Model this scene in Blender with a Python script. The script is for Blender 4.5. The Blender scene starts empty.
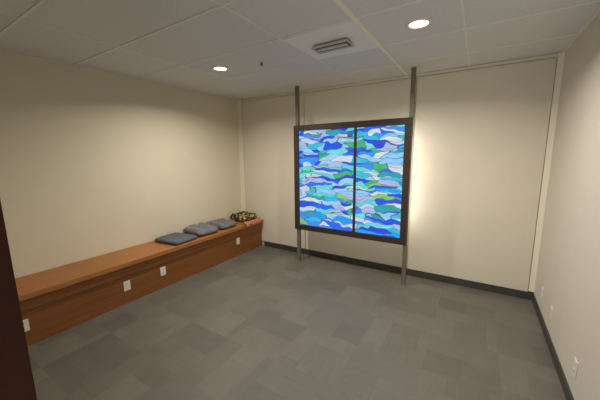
import bpy, bmesh, math, random
from mathutils import Vector, Matrix, noise
random.seed(4)
H=2.63; W=4.41
FY=-3.852
sc=bpy.context.scene
try: sc.view_settings.view_transform='Standard'
except Exception as e: print(e)

# ---------- helpers ----------
def link(o): bpy.context.collection.objects.link(o); return o
def srgb(r,g,b):
    f=lambda c:(c/255/12.92) if c/255<=0.04045 else ((c/255+0.055)/1.055)**2.4
    return (f(r),f(g),f(b),1)
def newmat(name):
    m=bpy.data.materials.new(name); m.use_nodes=True
    return m,m.node_tree.nodes,m.node_tree.links,m.node_tree.nodes['Principled BSDF']
def simple(name,col,rough=.6,metal=0,var=.06,scale=8,bump=0,bscale=200):
    m,n,l,b=newmat(name)
    tc=n.new('ShaderNodeTexCoord'); no=n.new('ShaderNodeTexNoise'); no.inputs['Scale'].default_value=scale
    no.inputs['Detail'].default_value=4
    l.new(tc.outputs['Object'],no.inputs['Vector'])
    r=n.new('ShaderNodeValToRGB'); r.color_ramp.elements[0].position=.3; r.color_ramp.elements[1].position=.7
    r.color_ramp.elements[0].color=tuple(c*(1-var) for c in col[:3])+(1,)
    r.color_ramp.elements[1].color=tuple(min(1,c*(1+var)) for c in col[:3])+(1,)
    l.new(no.outputs['Fac'],r.inputs[0]); l.new(r.outputs[0],b.inputs['Base Color'])
    b.inputs['Roughness'].default_value=rough; b.inputs['Metallic'].default_value=metal
    if bump:
        n2=n.new('ShaderNodeTexNoise'); n2.inputs['Scale'].default_value=bscale
        l.new(tc.outputs['Object'],n2.inputs['Vector'])
        bp=n.new('ShaderNodeBump'); bp.inputs['Strength'].default_value=bump; bp.inputs['Distance'].default_value=.01
        l.new(n2.outputs['Fac'],bp.inputs['Height']); l.new(bp.outputs[0],b.inputs['Normal'])
    return m
def addbox(bm,x0,x1,y0,y1,z0,z1):
    vs=[bm.verts.new(v) for v in [(x0,y0,z0),(x1,y0,z0),(x1,y1,z0),(x0,y1,z0),(x0,y0,z1),(x1,y0,z1),(x1,y1,z1),(x0,y1,z1)]]
    for f in [(0,3,2,1),(4,5,6,7),(0,1,5,4),(1,2,6,5),(2,3,7,6),(3,0,4,7)]: bm.faces.new([vs[i] for i in f])
def mesh(name,boxes,mat,parent=None,bevel=0,origin=(0,0,0)):
    bm=bmesh.new()
    for b in boxes: addbox(bm,*b)
    bm.normal_update()
    if bevel: bmesh.ops.bevel(bm,geom=list(bm.edges),offset=bevel,segments=2,affect='EDGES',profile=.5)
    return frombm(name,bm,mat,parent,origin)
def frombm(name,bm,mat,parent=None,origin=(0,0,0),smooth=False):
    bmesh.ops.recalc_face_normals(bm,faces=list(bm.faces))
    me=bpy.data.meshes.new(name)
    pw=Vector((0,0,0)) if parent is None else Vector(parent.location)
    o=Vector(origin) if parent is None else pw
    if parent is not None or tuple(origin)!=(0,0,0):
        bmesh.ops.translate(bm,verts=list(bm.verts),vec=-o)
    bm.to_mesh(me); bm.free()
    if smooth:
        for p in me.polygons: p.use_smooth=True
    ob=bpy.data.objects.new(name,me); me.materials.append(mat); link(ob)
    if parent is not None: ob.parent=parent
    else: ob.location=o
    return ob
def empty(name,loc,label,cat,group=None):
    e=bpy.data.objects.new(name,None); e.location=loc; e.empty_display_size=.1; link(e)
    e['label']=label; e['category']=cat
    if group: e['group']=group
    return e
def struct(o): o['kind']='structure'; return o
def cyl(bm,c,r,h,seg=32,axis='z'):
    m=Matrix.Translation(c)
    if axis=='y': m=m@Matrix.Rotation(math.pi/2,4,'X')
    if axis=='x': m=m@Matrix.Rotation(math.pi/2,4,'Y')
    bmesh.ops.create_cone(bm,cap_ends=True,segments=seg,radius1=r,radius2=r,depth=h,matrix=m)

# ---------- materials ----------
M_left=simple('paint_cream_left',srgb(221,213,190),.75,0,.015,3,.05,300)
M_back=simple('paint_back',srgb(218,211,195),.8,0,.02,3,.05,300)
M_right=simple('paint_right',srgb(212,205,194),.75,0,.015,3,.05,300)
M_strip=simple('pale_glow_and_bar',srgb(240,235,216),.7,0,.01,3)  # pale tone paints in the lit recess at wall edges; ceiling bar shares it
M_strip2=simple('pale_glow_top',srgb(222,216,198),.7,0,.01,3)  # glow along the top of the back wall, put into the colour
M_base=simple('rubber_base',srgb(64,62,62),.5,0,.05,5)
M_grid=simple('grid_metal',srgb(228,226,222),.6,0,.02,5)
M_frame=simple('bronze_frame',srgb(62,54,50),.45,.3,.08,12)
M_post=simple('steel_post',srgb(120,112,102),.5,.3,.06,10)
M_plate=simple('white_plastic',srgb(228,222,210),.35,0,.01,10)
M_dark=simple('dark_slot',srgb(44,42,40),.6,0,.02,10)
M_jamb=simple('dark_walnut',srgb(42,20,10),.85,0,.2,10)
M_jamb.node_tree.nodes['Principled BSDF'].inputs['Specular IOR Level'].default_value=.15
M_whitemetal=simple('white_metal',srgb(228,226,220),.4,0,.01,10)
M_collar=simple('grey_metal',srgb(190,188,186),.4,0,.01,10)
M_ventp=simple('vent_panel_paint',srgb(234,233,230),.5,0,.01,10)

# ceiling tile
M_ceil,n,l,b=newmat('acoustic_tile')
tc=n.new('ShaderNodeTexCoord')
no=n.new('ShaderNodeTexNoise'); no.inputs['Scale'].default_value=160; no.inputs['Detail'].default_value=3
r=n.new('ShaderNodeValToRGB'); r.color_ramp.elements[0].position=.35; r.color_ramp.elements[1].position=.6
r.color_ramp.elements[0].color=srgb(208,208,210); r.color_ramp.elements[1].color=srgb(220,220,221)
l.new(tc.outputs['Object'],no.inputs['Vector']); l.new(no.outputs['Fac'],r.inputs[0]); l.new(r.outputs[0],b.inputs['Base Color'])
b.inputs['Roughness'].default_value=.9
bp=n.new('ShaderNodeBump'); bp.inputs['Strength'].default_value=.1; bp.inputs['Distance'].default_value=.005
l.new(no.outputs['Fac'],bp.inputs['Height']); l.new(bp.outputs[0],b.inputs['Normal'])

# carpet
M_floor,n,l,b=newmat('carpet_tiles')
tc=n.new('ShaderNodeTexCoord')
def brick(rot,w,h,c1,c2,off=.5):
    mp=n.new('ShaderNodeMapping'); mp.inputs['Rotation'].default_value=(0,0,rot); mp.inputs['Location'].default_value=(.13,.21,0)
    l.new(tc.outputs['Object'],mp.inputs['Vector'])
    br=n.new('ShaderNodeTexBrick'); br.inputs['Scale'].default_value=1; br.inputs['Brick Width'].default_value=w; br.inputs['Row Height'].default_value=h
    br.inputs['Mortar Size'].default_value=.002; br.inputs['Mortar Smooth'].default_value=.2
    br.offset=off
    br.inputs['Color1'].default_value=c1; br.inputs['Color2'].default_value=c2; br.inputs['Mortar'].default_value=tuple(.5*(x+y)*.85 for x,y in zip(c1,c2))
    ms=n.new('ShaderNodeMapping'); ms.inputs['Scale'].default_value=(4,60,1); l.new(mp.outputs[0],ms.inputs['Vector'])
    sn=n.new('ShaderNodeTexNoise'); sn.inputs['Scale'].default_value=1; sn.inputs['Detail'].default_value=3; l.new(ms.outputs[0],sn.inputs['Vector'])
    sr=n.new('ShaderNodeMapRange'); sr.inputs['From Min'].default_value=.3; sr.inputs['From Max'].default_value=.7; sr.inputs['To Min'].default_value=.94; sr.inputs['To Max'].default_value=1.06; l.new(sn.outputs['Fac'],sr.inputs['Value'])
    mm=n.new('ShaderNodeMixRGB'); mm.blend_type='MULTIPLY'; mm.inputs[0].default_value=1; l.new(br.outputs[0],mm.inputs[1]); l.new(sr.outputs[0],mm.inputs[2])
    l.new(mp.outputs[0],br.inputs['Vector']); return mm
b1=brick(0,.52,.26,srgb(95,91,85),srgb(108,104,97)); b2=brick(math.pi/2,.52,.26,srgb(98,94,87),srgb(112,108,100))
ck=n.new('ShaderNodeTexChecker'); ck.inputs['Scale'].default_value=1/.52
mpc=n.new('ShaderNodeMapping'); mpc.inputs['Location'].default_value=(.13,.21,.1); l.new(tc.outputs['Object'],mpc.inputs['Vector']); l.new(mpc.outputs[0],ck.inputs['Vector'])
mx=n.new('ShaderNodeMixRGB'); l.new(ck.outputs['Fac'],mx.inputs[0]); l.new(b1.outputs[0],mx.inputs[1]); l.new(b2.outputs[0],mx.inputs[2])
ns=n.new('ShaderNodeTexNoise'); ns.inputs['Scale'].default_value=220; ns.inputs['Detail'].default_value=3; l.new(tc.outputs['Object'],ns.inputs['Vector'])
ns2=n.new('ShaderNodeTexNoise'); ns2.inputs['Scale'].default_value=6; ns2.inputs['Detail'].default_value=5; l.new(tc.outputs['Object'],ns2.inputs['Vector'])
ad=n.new('ShaderNodeMath'); ad.operation='ADD'; l.new(ns.outputs['Fac'],ad.inputs[0]); l.new(ns2.outputs['Fac'],ad.inputs[1])
mr=n.new('ShaderNodeMapRange'); mr.inputs['From Min'].default_value=.6; mr.inputs['From Max'].default_value=1.4; mr.inputs['To Min'].default_value=.86; mr.inputs['To Max'].default_value=1.12
l.new(ad.outputs[0],mr.inputs['Value'])
mu=n.new('ShaderNodeMixRGB'); mu.blend_type='MULTIPLY'; mu.inputs[0].default_value=1
l.new(mx.outputs[0],mu.inputs[1]); l.new(mr.outputs[0],mu.inputs[2]); l.new(mu.outputs[0],b.inputs['Base Color'])
b.inputs['Roughness'].default_value=.5
bp=n.new('ShaderNodeBump'); bp.inputs['Strength'].default_value=.35; bp.inputs['Distance'].default_value=.004
l.new(ns.outputs['Fac'],bp.inputs['Height']); l.new(bp.outputs[0],b.inputs['Normal'])

# wood
def wood(name,c1,c2,rough=.35):
    m,n,l,b=newmat(name)
    tc=n.new('ShaderNodeTexCoord'); mp=n.new('ShaderNodeMapping'); mp.inputs['Scale'].default_value=(14,.9,14)
    no=n.new('ShaderNodeTexNoise'); no.inputs['Scale'].default_value=2.2; no.inputs['Detail'].default_value=7; no.inputs['Distortion'].default_value=.6
    l.new(tc.outputs['Object'],mp.inputs[0]); l.new(mp.outputs[0],no.inputs['Vector'])
    r=n.new('ShaderNodeValToRGB'); r.color_ramp.elements[0].position=.3; r.color_ramp.elements[1].position=.72
    r.color_ramp.elements[0].color=c1; r.color_ramp.elements[1].color=c2
    l.new(no.outputs['Fac'],r.inputs[0]); l.new(r.outputs[0],b.inputs['Base Color'])
    b.inputs['Roughness'].default_value=rough
    return m
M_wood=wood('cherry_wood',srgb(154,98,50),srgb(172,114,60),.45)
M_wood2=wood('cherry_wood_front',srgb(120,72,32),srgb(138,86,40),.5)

# stained glass: many thin horizontal cloud-like pieces, fine soft leading
def glassmat():
    m,n,l,b=newmat('stained_glass')
    tc=n.new('ShaderNodeTexCoord')
    mp=n.new('ShaderNodeMapping'); mp.inputs['Scale'].default_value=(4.2,0,18)
    l.new(tc.outputs['Object'],mp.inputs[0])
    def warp(src,msc,amt):
        no=n.new('ShaderNodeTexNoise'); no.inputs['Scale'].default_value=1; no.inputs['Detail'].default_value=0
        mp2=n.new('ShaderNodeMapping'); mp2.inputs['Scale'].default_value=msc; l.new(tc.outputs['Object'],mp2.inputs[0]); l.new(mp2.outputs[0],no.inputs['Vector'])
        sub=n.new('ShaderNodeVectorMath'); sub.operation='SUBTRACT'; sub.inputs[1].default_value=(.5,.5,.5); l.new(no.outputs['Color'],sub.inputs[0])
        sca=n.new('ShaderNodeVectorMath'); sca.operation='MULTIPLY'; sca.inputs[1].default_value=amt; l.new(sub.outputs[0],sca.inputs[0])
        add=n.new('ShaderNodeVectorMath'); l.new(src,add.inputs[0]); l.new(sca.outputs[0],add.inputs[1]); return add.outputs[0]
    vec=warp(mp.outputs[0],(2.6,1,3),(1.8,0,2.0))
    vec=warp(vec,(9,1,10),(.7,0,1.2))
    v=n.new('ShaderNodeTexVoronoi'); v.inputs['Randomness'].default_value=1; v.inputs['Scale'].default_value=1; l.new(vec,v.inputs['Vector'])
    ve=n.new('ShaderNodeTexVoronoi'); ve.feature='DISTANCE_TO_EDGE'; ve.inputs['Scale'].default_value=1;ve.inputs['Randomness'].default_value=1; l.new(vec,ve.inputs['Vector'])
    sp=n.new('ShaderNodeSeparateColor'); l.new(v.outputs['Color'],sp.inputs[0])
    cols=[(20,80,225),(150,198,232),(30,150,235),(105,210,228),(186,200,222),(30,155,165),(165,178,222),(35,100,240),(90,205,205),(60,175,110),(135,195,238),(35,70,215),(45,180,220),(198,214,224),(60,135,235),(130,190,100)]
    r=n.new('ShaderNodeValToRGB'); r.color_ramp.interpolation='CONSTANT'
    els=r.color_ramp.elements; N=len(cols)
    els[0].position=0; els[0].color=srgb(*cols[0]); els[1].position=1/N; els[1].color=srgb(*cols[1])
    for i in range(2,N):
        e=els.new(i/N if i<15 else .955); e.color=srgb(*cols[i])
    l.new(sp.outputs[0],r.inputs[0])
    st=n.new('ShaderNodeTexNoise'); st.inputs['Scale'].default_value=2; st.inputs['Detail'].default_value=3
    mp3=n.new('ShaderNodeMapping'); mp3.inputs['Scale'].default_value=(4,1,18); l.new(tc.outputs['Object'],mp3.inputs[0]); l.new(mp3.outputs[0],st.inputs['Vector'])
    mr=n.new('ShaderNodeMapRange'); mr.inputs['From Min'].default_value=.3; mr.inputs['From Max'].default_value=.7; mr.inputs['To Min'].default_value=.88; mr.inputs['To Max'].default_value=1.22; l.new(st.outputs['Fac'],mr.inputs['Value'])
    gt=n.new('ShaderNodeMapRange'); gt.inputs['From Min'].default_value=.008; gt.inputs['From Max'].default_value=.035; l.new(ve.outputs['Distance'],gt.inputs['Value'])
    fin=n.new('ShaderNodeMixRGB'); l.new(gt.outputs[0],fin.inputs[0]); fin.inputs[1].default_value=srgb(62,80,104); l.new(r.outputs[0],fin.inputs[2])
    b.inputs['Base Color'].default_value=(.02,.02,.03,1); b.inputs['Roughness'].default_value=.25
    l.new(fin.outputs[0],b.inputs['Emission Color']); l.new(mr.outputs[0],b.inputs['Emission Strength'])
    return m
M_glass=glassmat()

# ---------- room ----------
struct(mesh('floor',[(-.1,W+.1,-4.6,.1,-.1,0)],M_floor))
struct(mesh('ceiling',[(-.1,W+.1,-4.6,.1,H,H+.1)],M_ceil))
struct(mesh('wall_left',[(-.1,0,-4.0,0,0,H)],M_left))
struct(mesh('wall_back',[(-.1,W+.1,0,.1,0,H)],M_back))
struct(mesh('wall_right',[(W,W+.1,-4.6,0,0,H)],M_right))
struct(mesh('wall_front',[(0,3.14,FY-.15,FY,0,H),(4.3,W,FY-.15,FY,0,H),(3.14,4.3,FY-.15,FY,2.25,H)],M_left))
struct(mesh('trim_1',[(0,.1,-.02,0,0,H)],M_strip))
struct(mesh('trim_2',[(W-.05,W,-.02,0,.1,H)],M_strip))
struct(mesh('trim_3',[(.1,W-.05,-.02,0,H-.035,H)],M_strip2))
struct(mesh('door_1',[(3.14,3.2,FY-.15,FY,0,2.25),(3.08,3.2,FY,FY+.015,0,2.3)],M_jamb))
k=5
for a,c in ((.11,1.40),(1.412,3.035),(3.047,W-.058)):
    struct(mesh('trim_%d'%k,[(a,c,-.022,0,.09,H-.045)],M_back,None,.003)); k+=1
struct(mesh('baseboard_back',[(.53,W,-.028,0,0,.09)],M_base))
struct(mesh('baseboard_right',[(W-.012,W,FY,-.028,0,.085)],M_base))
gx=[.98,2.28,3.6]; gy=[-.54-.65*i for i in range(6)]
bx=[(x-.009,x+.009,FY,0,H-.005,H) for x in gx]+[(0,W,y-.009,y+.009,H-.0055,H) for y in gy]
bx+=[(0,.02,FY,0,H-.004,H),(W-.02,W,FY,0,H-.004,H),(0,W,-.02,0,H-.004,H)]
struct(mesh('trim_4',bx,M_grid))
struct(mesh('trim_%d'%k,[(2.916,2.948,FY,-.02,H-.007,H)],M_strip))

# ---------- stained glass screen ----------
x0,x1,z0,z1=1.426,3.076,.52,2.075
yf=-.36
E=empty('stained_glass_screen',((x0+x1)/2,-.33,0),'backlit stained glass panel in dark bronze frame on two steel posts','stained glass')
fw=.08
mesh('frame',[(x0,x1,yf,-.27,z1-fw,z1),(x0,x1,yf,-.27,z0,z0+fw),(x0,x0+fw,yf,-.27,z0+fw,z1-fw),(x1-fw,x1,yf,-.27,z0+fw,z1-fw)],M_frame,E,.004)
xm=2.38
mesh('mullion',[(xm-.016,xm+.016,yf+.004,-.28,z0+fw,z1-fw)],M_frame,E,.003)
for a,c in ((x0+fw,xm-.016),(xm+.016,x1-fw)):
    g=mesh('glass_pane',[(a,c,-.335,-.325,z0+fw,z1-fw)],M_glass,E); g['label']='blue and green stained glass with dark leading'
mesh('back_cover',[(x0+.03,x1-.03,-.27,-.262,z0+.03,z1-.03)],M_whitemetal,E)
for x in (x0+.05,x1-.015):
    for a,c in ((0,z0),(z1,H-.004)):
        mesh('post',[(x-.024,x+.024,-.345,-.30,a,c)],M_post,E,.003)
    mesh('foot_plate',[(x-.045,x+.045,-.37,-.275,0,.008)],M_post,E,.002)

# ---------- bench ----------
E=empty('bench',(.26,-1.92,0),'long built-in cherry wood bench along the cream wall','bench')
bh=.497; bd=.526
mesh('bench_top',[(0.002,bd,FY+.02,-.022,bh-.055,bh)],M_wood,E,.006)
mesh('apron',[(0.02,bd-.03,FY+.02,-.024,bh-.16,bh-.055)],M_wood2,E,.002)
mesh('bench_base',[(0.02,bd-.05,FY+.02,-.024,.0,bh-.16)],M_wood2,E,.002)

def outlet(loc,normal,kind='outlet',group=None,lab='white plastic power outlet on the wood bench front'):
    E=empty('wall_outlet' if kind=='outlet' else 'light_switch',loc,lab,'outlet' if kind=='outlet' else 'switch',group)
    x,y,z=loc; s=1 if normal>0 else -1
    def bx(d0,d1,w,h0,h1):
        a,b=sorted((x+s*d0,x+s*d1)); return (a,b,y-w,y+w,z+h0,z+h1)
    mesh('cover_plate',[bx(0,.006,.036,-.056,.056)],M_plate,E,.002)
    if kind=='outlet':
        for h in (-.042,.008):
            mesh('socket',[bx(.006,.0085,.017,h,h+.034)],M_plate,E,.001)
            mesh('slot',[bx(.0085,.009,.002,h+.012,h+.022)],M_dark,E)
    return E
xb=bd-.05
for (y,z) in [(-3.3,.2),(-2.42,.21),(-1.98,.22),(-.64,.25)]:
    outlet((xb,y,z),1,group='outlets on the bench front')
outlet((W,-.42,.27),-1,lab='white plastic power outlet low on the cream wall',group='outlets on the cream wall')
outlet((W,-.85,.27),-1,lab='white plastic power outlet low on the cream wall',group='outlets on the cream wall')
outlet((W,-1.6,.27),-1,lab='white plastic power outlet low on the cream wall',group='outlets on the cream wall')

# ---------- ceiling fixtures ----------
M_em,n,l,b=newmat('lamp_glow'); b.inputs['Emission Color'].default_value=(1,.93,.8,1); b.inputs['Emission Strength'].default_value=6
no=n.new('ShaderNodeTexNoise'); r=n.new('ShaderNodeValToRGB'); l.new(no.outputs[0],r.inputs[0]); l.new(r.outputs[0],b.inputs['Base Color'])
for (x,y) in [(3.31,-1.5),(1.23,-1.54)]:
    E=empty('recessed_downlight',(x,y,H),'round white recessed downlight glowing in the ceiling tile','light','ceiling downlights')
    bm=bmesh.new()
    seg=40; ri,ro=.066,.09; z=H-.012
    ring=[]
    for i in range(seg):
        a=2*math.pi*i/seg; c,s=math.cos(a),math.sin(a)
        ring.append([bm.verts.new((x+c*ri,y+s*ri,H-.002)),bm.verts.new((x+c*(ri+.004),y+s*(ri+.004),z)),bm.verts.new((x+c*(ro-.004),y+s*(ro-.004),z)),bm.verts.new((x+c*ro,y+s*ro,H-.002))])
    for i in range(seg):
        A,B=ring[i],ring[(i+1)%seg]
        for q in range(3): bm.faces.new((A[q],B[q],B[q+1],A[q+1]))
    frombm('trim_ring',bm,M_plate,E,smooth=True)
    bm=bmesh.new(); cyl(bm,(x,y,H-.005),ri,.004,40); frombm('lamp_lens',bm,M_em,E)
    ld=bpy.data.lights.new('downlight','AREA'); ld.shape='DISK'; ld.size=.14; ld.energy=30; ld.color=(1,.92,.8); ld.spread=math.radians(155)
    lo=bpy.data.objects.new('downlight_source',ld); lo.location=(0,0,-.02); lo.parent=E; link(lo)

# vent
vx,vy=2.605,-1.515
E=empty('air_vent',(vx,vy,H),'white square ceiling air diffuser with a dark louvred slot','vent')
mesh('vent_panel',[(vx-.31,vx+.31,vy-.31,vy+.31,H-.012,H)],M_ventp,E,.003)
a,bb=.175,.08
bm=bmesh.new()
def loop(ax,by,z): return [bm.verts.new(p) for p in ((vx-ax,vy-by,z),(vx+ax,vy-by,z),(vx+ax,vy+by,z),(vx-ax,vy+by,z))]
L=[loop(a-.02,bb-.02,H-.012),loop(a-.005,bb-.005,H-.035),loop(a,bb,H-.045),loop(a-.012,bb-.012,H-.045),loop(a-.016,bb-.016,H-.035),loop(a-.016,bb-.016,H-.014)]
for p,q in zip(L,L[1:]):
    for i in range(4): bm.faces.new((p[i],p[(i+1)%4],q[(i+1)%4],q[i]))
frombm('vent_collar',bm,M_collar,E)
mesh('vent_opening',[(vx-a+.016,vx+a-.016,vy-bb+.016,vy+bb-.016,H-.034,H-.014)],M_dark,E)
mesh('louvre',[(vx-a+.035,vx+a-.035,vy-.022,vy+.022,H-.046,H-.034)],M_collar,E,.002)

# sprinkler
E=empty('fire_sprinkler',(1.75,-1.45,H),'small white fire sprinkler head on the ceiling','sprinkler')
bm=bmesh.new(); cyl(bm,(1.75,-1.45,H-.004),.03,.008,24); frombm('escutcheon',bm,M_plate,E)
bm=bmesh.new(); cyl(bm,(1.75,-1.45,H-.024),.012,.032,16); frombm('sprinkler_head',bm,M_post,E)

# ---------- cushions ----------
def pillow(name,c,sx,sy,h,mat,rot=0,seed=0,wr=.012,label='',cat='cushion',n=3.0,N=44,crease=0,fr=9,base=.35,sq=12):
    bm=bmesh.new()
    top=[[None]*(N+1) for _ in range(N+1)]; bot=[[None]*(N+1) for _ in range(N+1)]
    for i in range(N+1):
        for j in range(N+1):
            u=2*i/N-1; v=2*j/N-1
            rr=(abs(u)**sq+abs(v)**sq)**(1/sq); mx_=max(abs(u),abs(v)); kk=(mx_/rr) if rr>0 else 1
            k=kk*(1+crease*noise.noise(Vector((math.atan2(v,u)*1.3,seed,0))))
            x=u*sx/2*k; y=v*sy/2*k
            t=max(0,(1-abs(u)**n)*(1-abs(v)**n))**.5
            w=noise.noise(Vector((x*fr+seed*7,y*fr,seed)))*wr*2+(1-abs(noise.noise(Vector((x*fr*1.5+seed,y*fr*.7,seed+3))))*3)*wr
            zt=h*base+h*(1-base)*t+w*t; zb=h*base-h*base*t
            top[i][j]=bm.verts.new((x,y,max(.012,zt)))
            bot[i][j]=top[i][j] if (i in(0,N) or j in(0,N)) else bm.verts.new((x,y,max(0,zb)))
    for i in range(N):
        for j in range(N):
            bm.faces.new((top[i][j],top[i+1][j],top[i+1][j+1],top[i][j+1]))
            q=(bot[i][j],bot[i][j+1],bot[i+1][j+1],bot[i+1][j])
            if len(set(q))==4: bm.faces.new(q)
    R=Matrix.Translation(c)@Matrix.Rotation(rot,4,'Z')
    bmesh.ops.transform(bm,matrix=R,verts=list(bm.verts))
    o=frombm(name,bm,mat,None,tuple(c),True); o['label']=label; o['category']=cat
    return o
M_c1=simple('navy_grey_cloth',srgb(88,93,106),.9,0,.12,14,.3,300)
M_c2=simple('grey_cloth',srgb(116,116,120),.9,0,.14,14,.3,300)
M_c3=simple('grey_brown_cloth',srgb(112,110,108),.9,0,.14,14,.3,300)
M_pink=simple('salmon_cloth',srgb(190,118,90),.9,0,.14,20,.3,300)
M_pat,n,l,b=newmat('patterned_cloth'); tc=n.new('ShaderNodeTexCoord'); v=n.new('ShaderNodeTexVoronoi'); v.inputs['Scale'].default_value=34
l.new(tc.outputs['Object'],v.inputs['Vector']); sp=n.new('ShaderNodeSeparateColor'); l.new(v.outputs['Color'],sp.inputs[0])
r=n.new('ShaderNodeValToRGB'); r.color_ramp.interpolation='CONSTANT'; e=r.color_ramp.elements
e[0].color=srgb(42,38,34); e[1].position=.45; e[1].color=srgb(168,145,60); q=e.new(.62); q.color=srgb(80,70,48); q=e.new(.9); q.color=srgb(180,165,120)
l.new(sp.outputs[0],r.inputs[0]); l.new(r.outputs[0],b.inputs['Base Color']); b.inputs['Roughness'].default_value=.9
zt=bh+.001
pillow('cushion',(.27,-1.62,zt),.46,.38,.05,M_c1,.10,1,label='flat slate-blue folded mat lying on the wooden bench',n=14,wr=.004,base=.5)
pillow('cushion',(.26,-1.19,zt),.45,.37,.10,M_c2,-.06,2,label='soft grey cushion with creases on the bench',wr=.015,crease=.06,n=6,base=.45,sq=8,fr=9)
pillow('cushion',(.25,-.785,zt),.43,.35,.095,M_c3,.06,3,label='grey-brown cushion with soft creases on the bench',wr=.015,crease=.06,n=6,base=.45,sq=8,fr=9)
pillow('fabric_bundle',(.24,-.235,zt),.38,.36,.11,M_pat,-.03,6,label='loosely folded black and yellow patterned cloth',cat='fabric',wr=.02,crease=.08,fr=10,n=7,base=.5,sq=8)
bm=bmesh.new(); N=34; rows=[]
path=[(.462,zt+.014),(.468,zt+.03),(.485,zt+.034),(.515,zt+.028),(.538,zt+.01),(.545,zt-.015),(.542,zt-.03),(.545,zt-.05)]
def samp(t):
    t*=len(path)-1; i=min(int(t),len(path)-2); f=t-i
    return path[i][0]*(1-f)+path[i+1][0]*f, path[i][1]*(1-f)+path[i+1][1]*f
for i in range(N+1):
    row=[]
    yy=-.50+.42*i/N
    ln=.85+.4*noise.noise(Vector((yy*9,1,2)))
    for j in range(N+1):
        x,z=samp(min(1,j/N*ln)); w=noise.noise(Vector((yy*22,j/N*6,4)))
        row.append(bm.verts.new((x+max(0,w)*.02,yy+.02*noise.noise(Vector((j*.3,i*.3,1))),z+ (max(0,w)*.02 if z>zt else 0))))
    rows.append(row)
for i in range(N):
    for j in range(N): bm.faces.new((rows[i][j],rows[i+1][j],rows[i+1][j+1],rows[i][j+1]))
o=frombm('blanket',bm,M_pink,None,(.48,-.33,zt),True)
s=o.modifiers.new('s','SOLIDIFY'); s.thickness=.006; s.offset=0
o['label']='salmon-pink cloth draped over the bench front edge'; o['category']='blanket'

# ---------- light ----------
def area(name,loc,rot,sx,sy,e,col,spread=180):
    ld=bpy.data.lights.new(name,'AREA'); ld.shape='RECTANGLE'; ld.size=sx; ld.size_y=sy; ld.energy=e; ld.color=col; ld.spread=math.radians(spread)
    o=bpy.data.objects.new(name,ld); o.location=loc; o.rotation_euler=rot; link(o); return o
area('backlight',((x0+x1)/2,-.255,1.3),(math.pi/2,0,0),1.5,1.35,4,(1,.95,.84))
area('backlight_edge',(x1-.1,-.25,1.33),(math.pi/2,0,math.radians(-40)),.12,1.15,3.0,(1,.95,.82))
area('fill_light',(3.75,-4.55,1.25),(math.pi/2,0,0),.9,2.0,14,(1,.97,.93))  # added fill behind the camera, lifts the ceiling and walls
w=bpy.data.worlds.new('world'); sc.world=w; w.use_nodes=True
w.node_tree.nodes['Background'].inputs[0].default_value=(1,.96,.92,1); w.node_tree.nodes['Background'].inputs[1].default_value=.5

# ---------- camera ----------
f,yaw,pitch,roll=284.64,.5595,.1621,-.0119
fwv=Vector((-math.sin(yaw)*math.cos(pitch),math.cos(yaw)*math.cos(pitch),-math.sin(pitch)))
rt=Vector((math.cos(yaw),math.sin(yaw),0)); up=rt.cross(fwv)
r2=math.cos(roll)*rt+math.sin(roll)*up; u2=-math.sin(roll)*rt+math.cos(roll)*up
cd=bpy.data.cameras.new('camera'); cd.sensor_width=36; cd.lens=f*36/600; cd.clip_start=.02
co=bpy.data.objects.new('camera',cd); link(co)
m=Matrix((r2,u2,-fwv)).transposed().to_4x4(); m.translation=Vector((3.7732,-3.9502,1.6732)); co.matrix_world=m
sc.camera=co
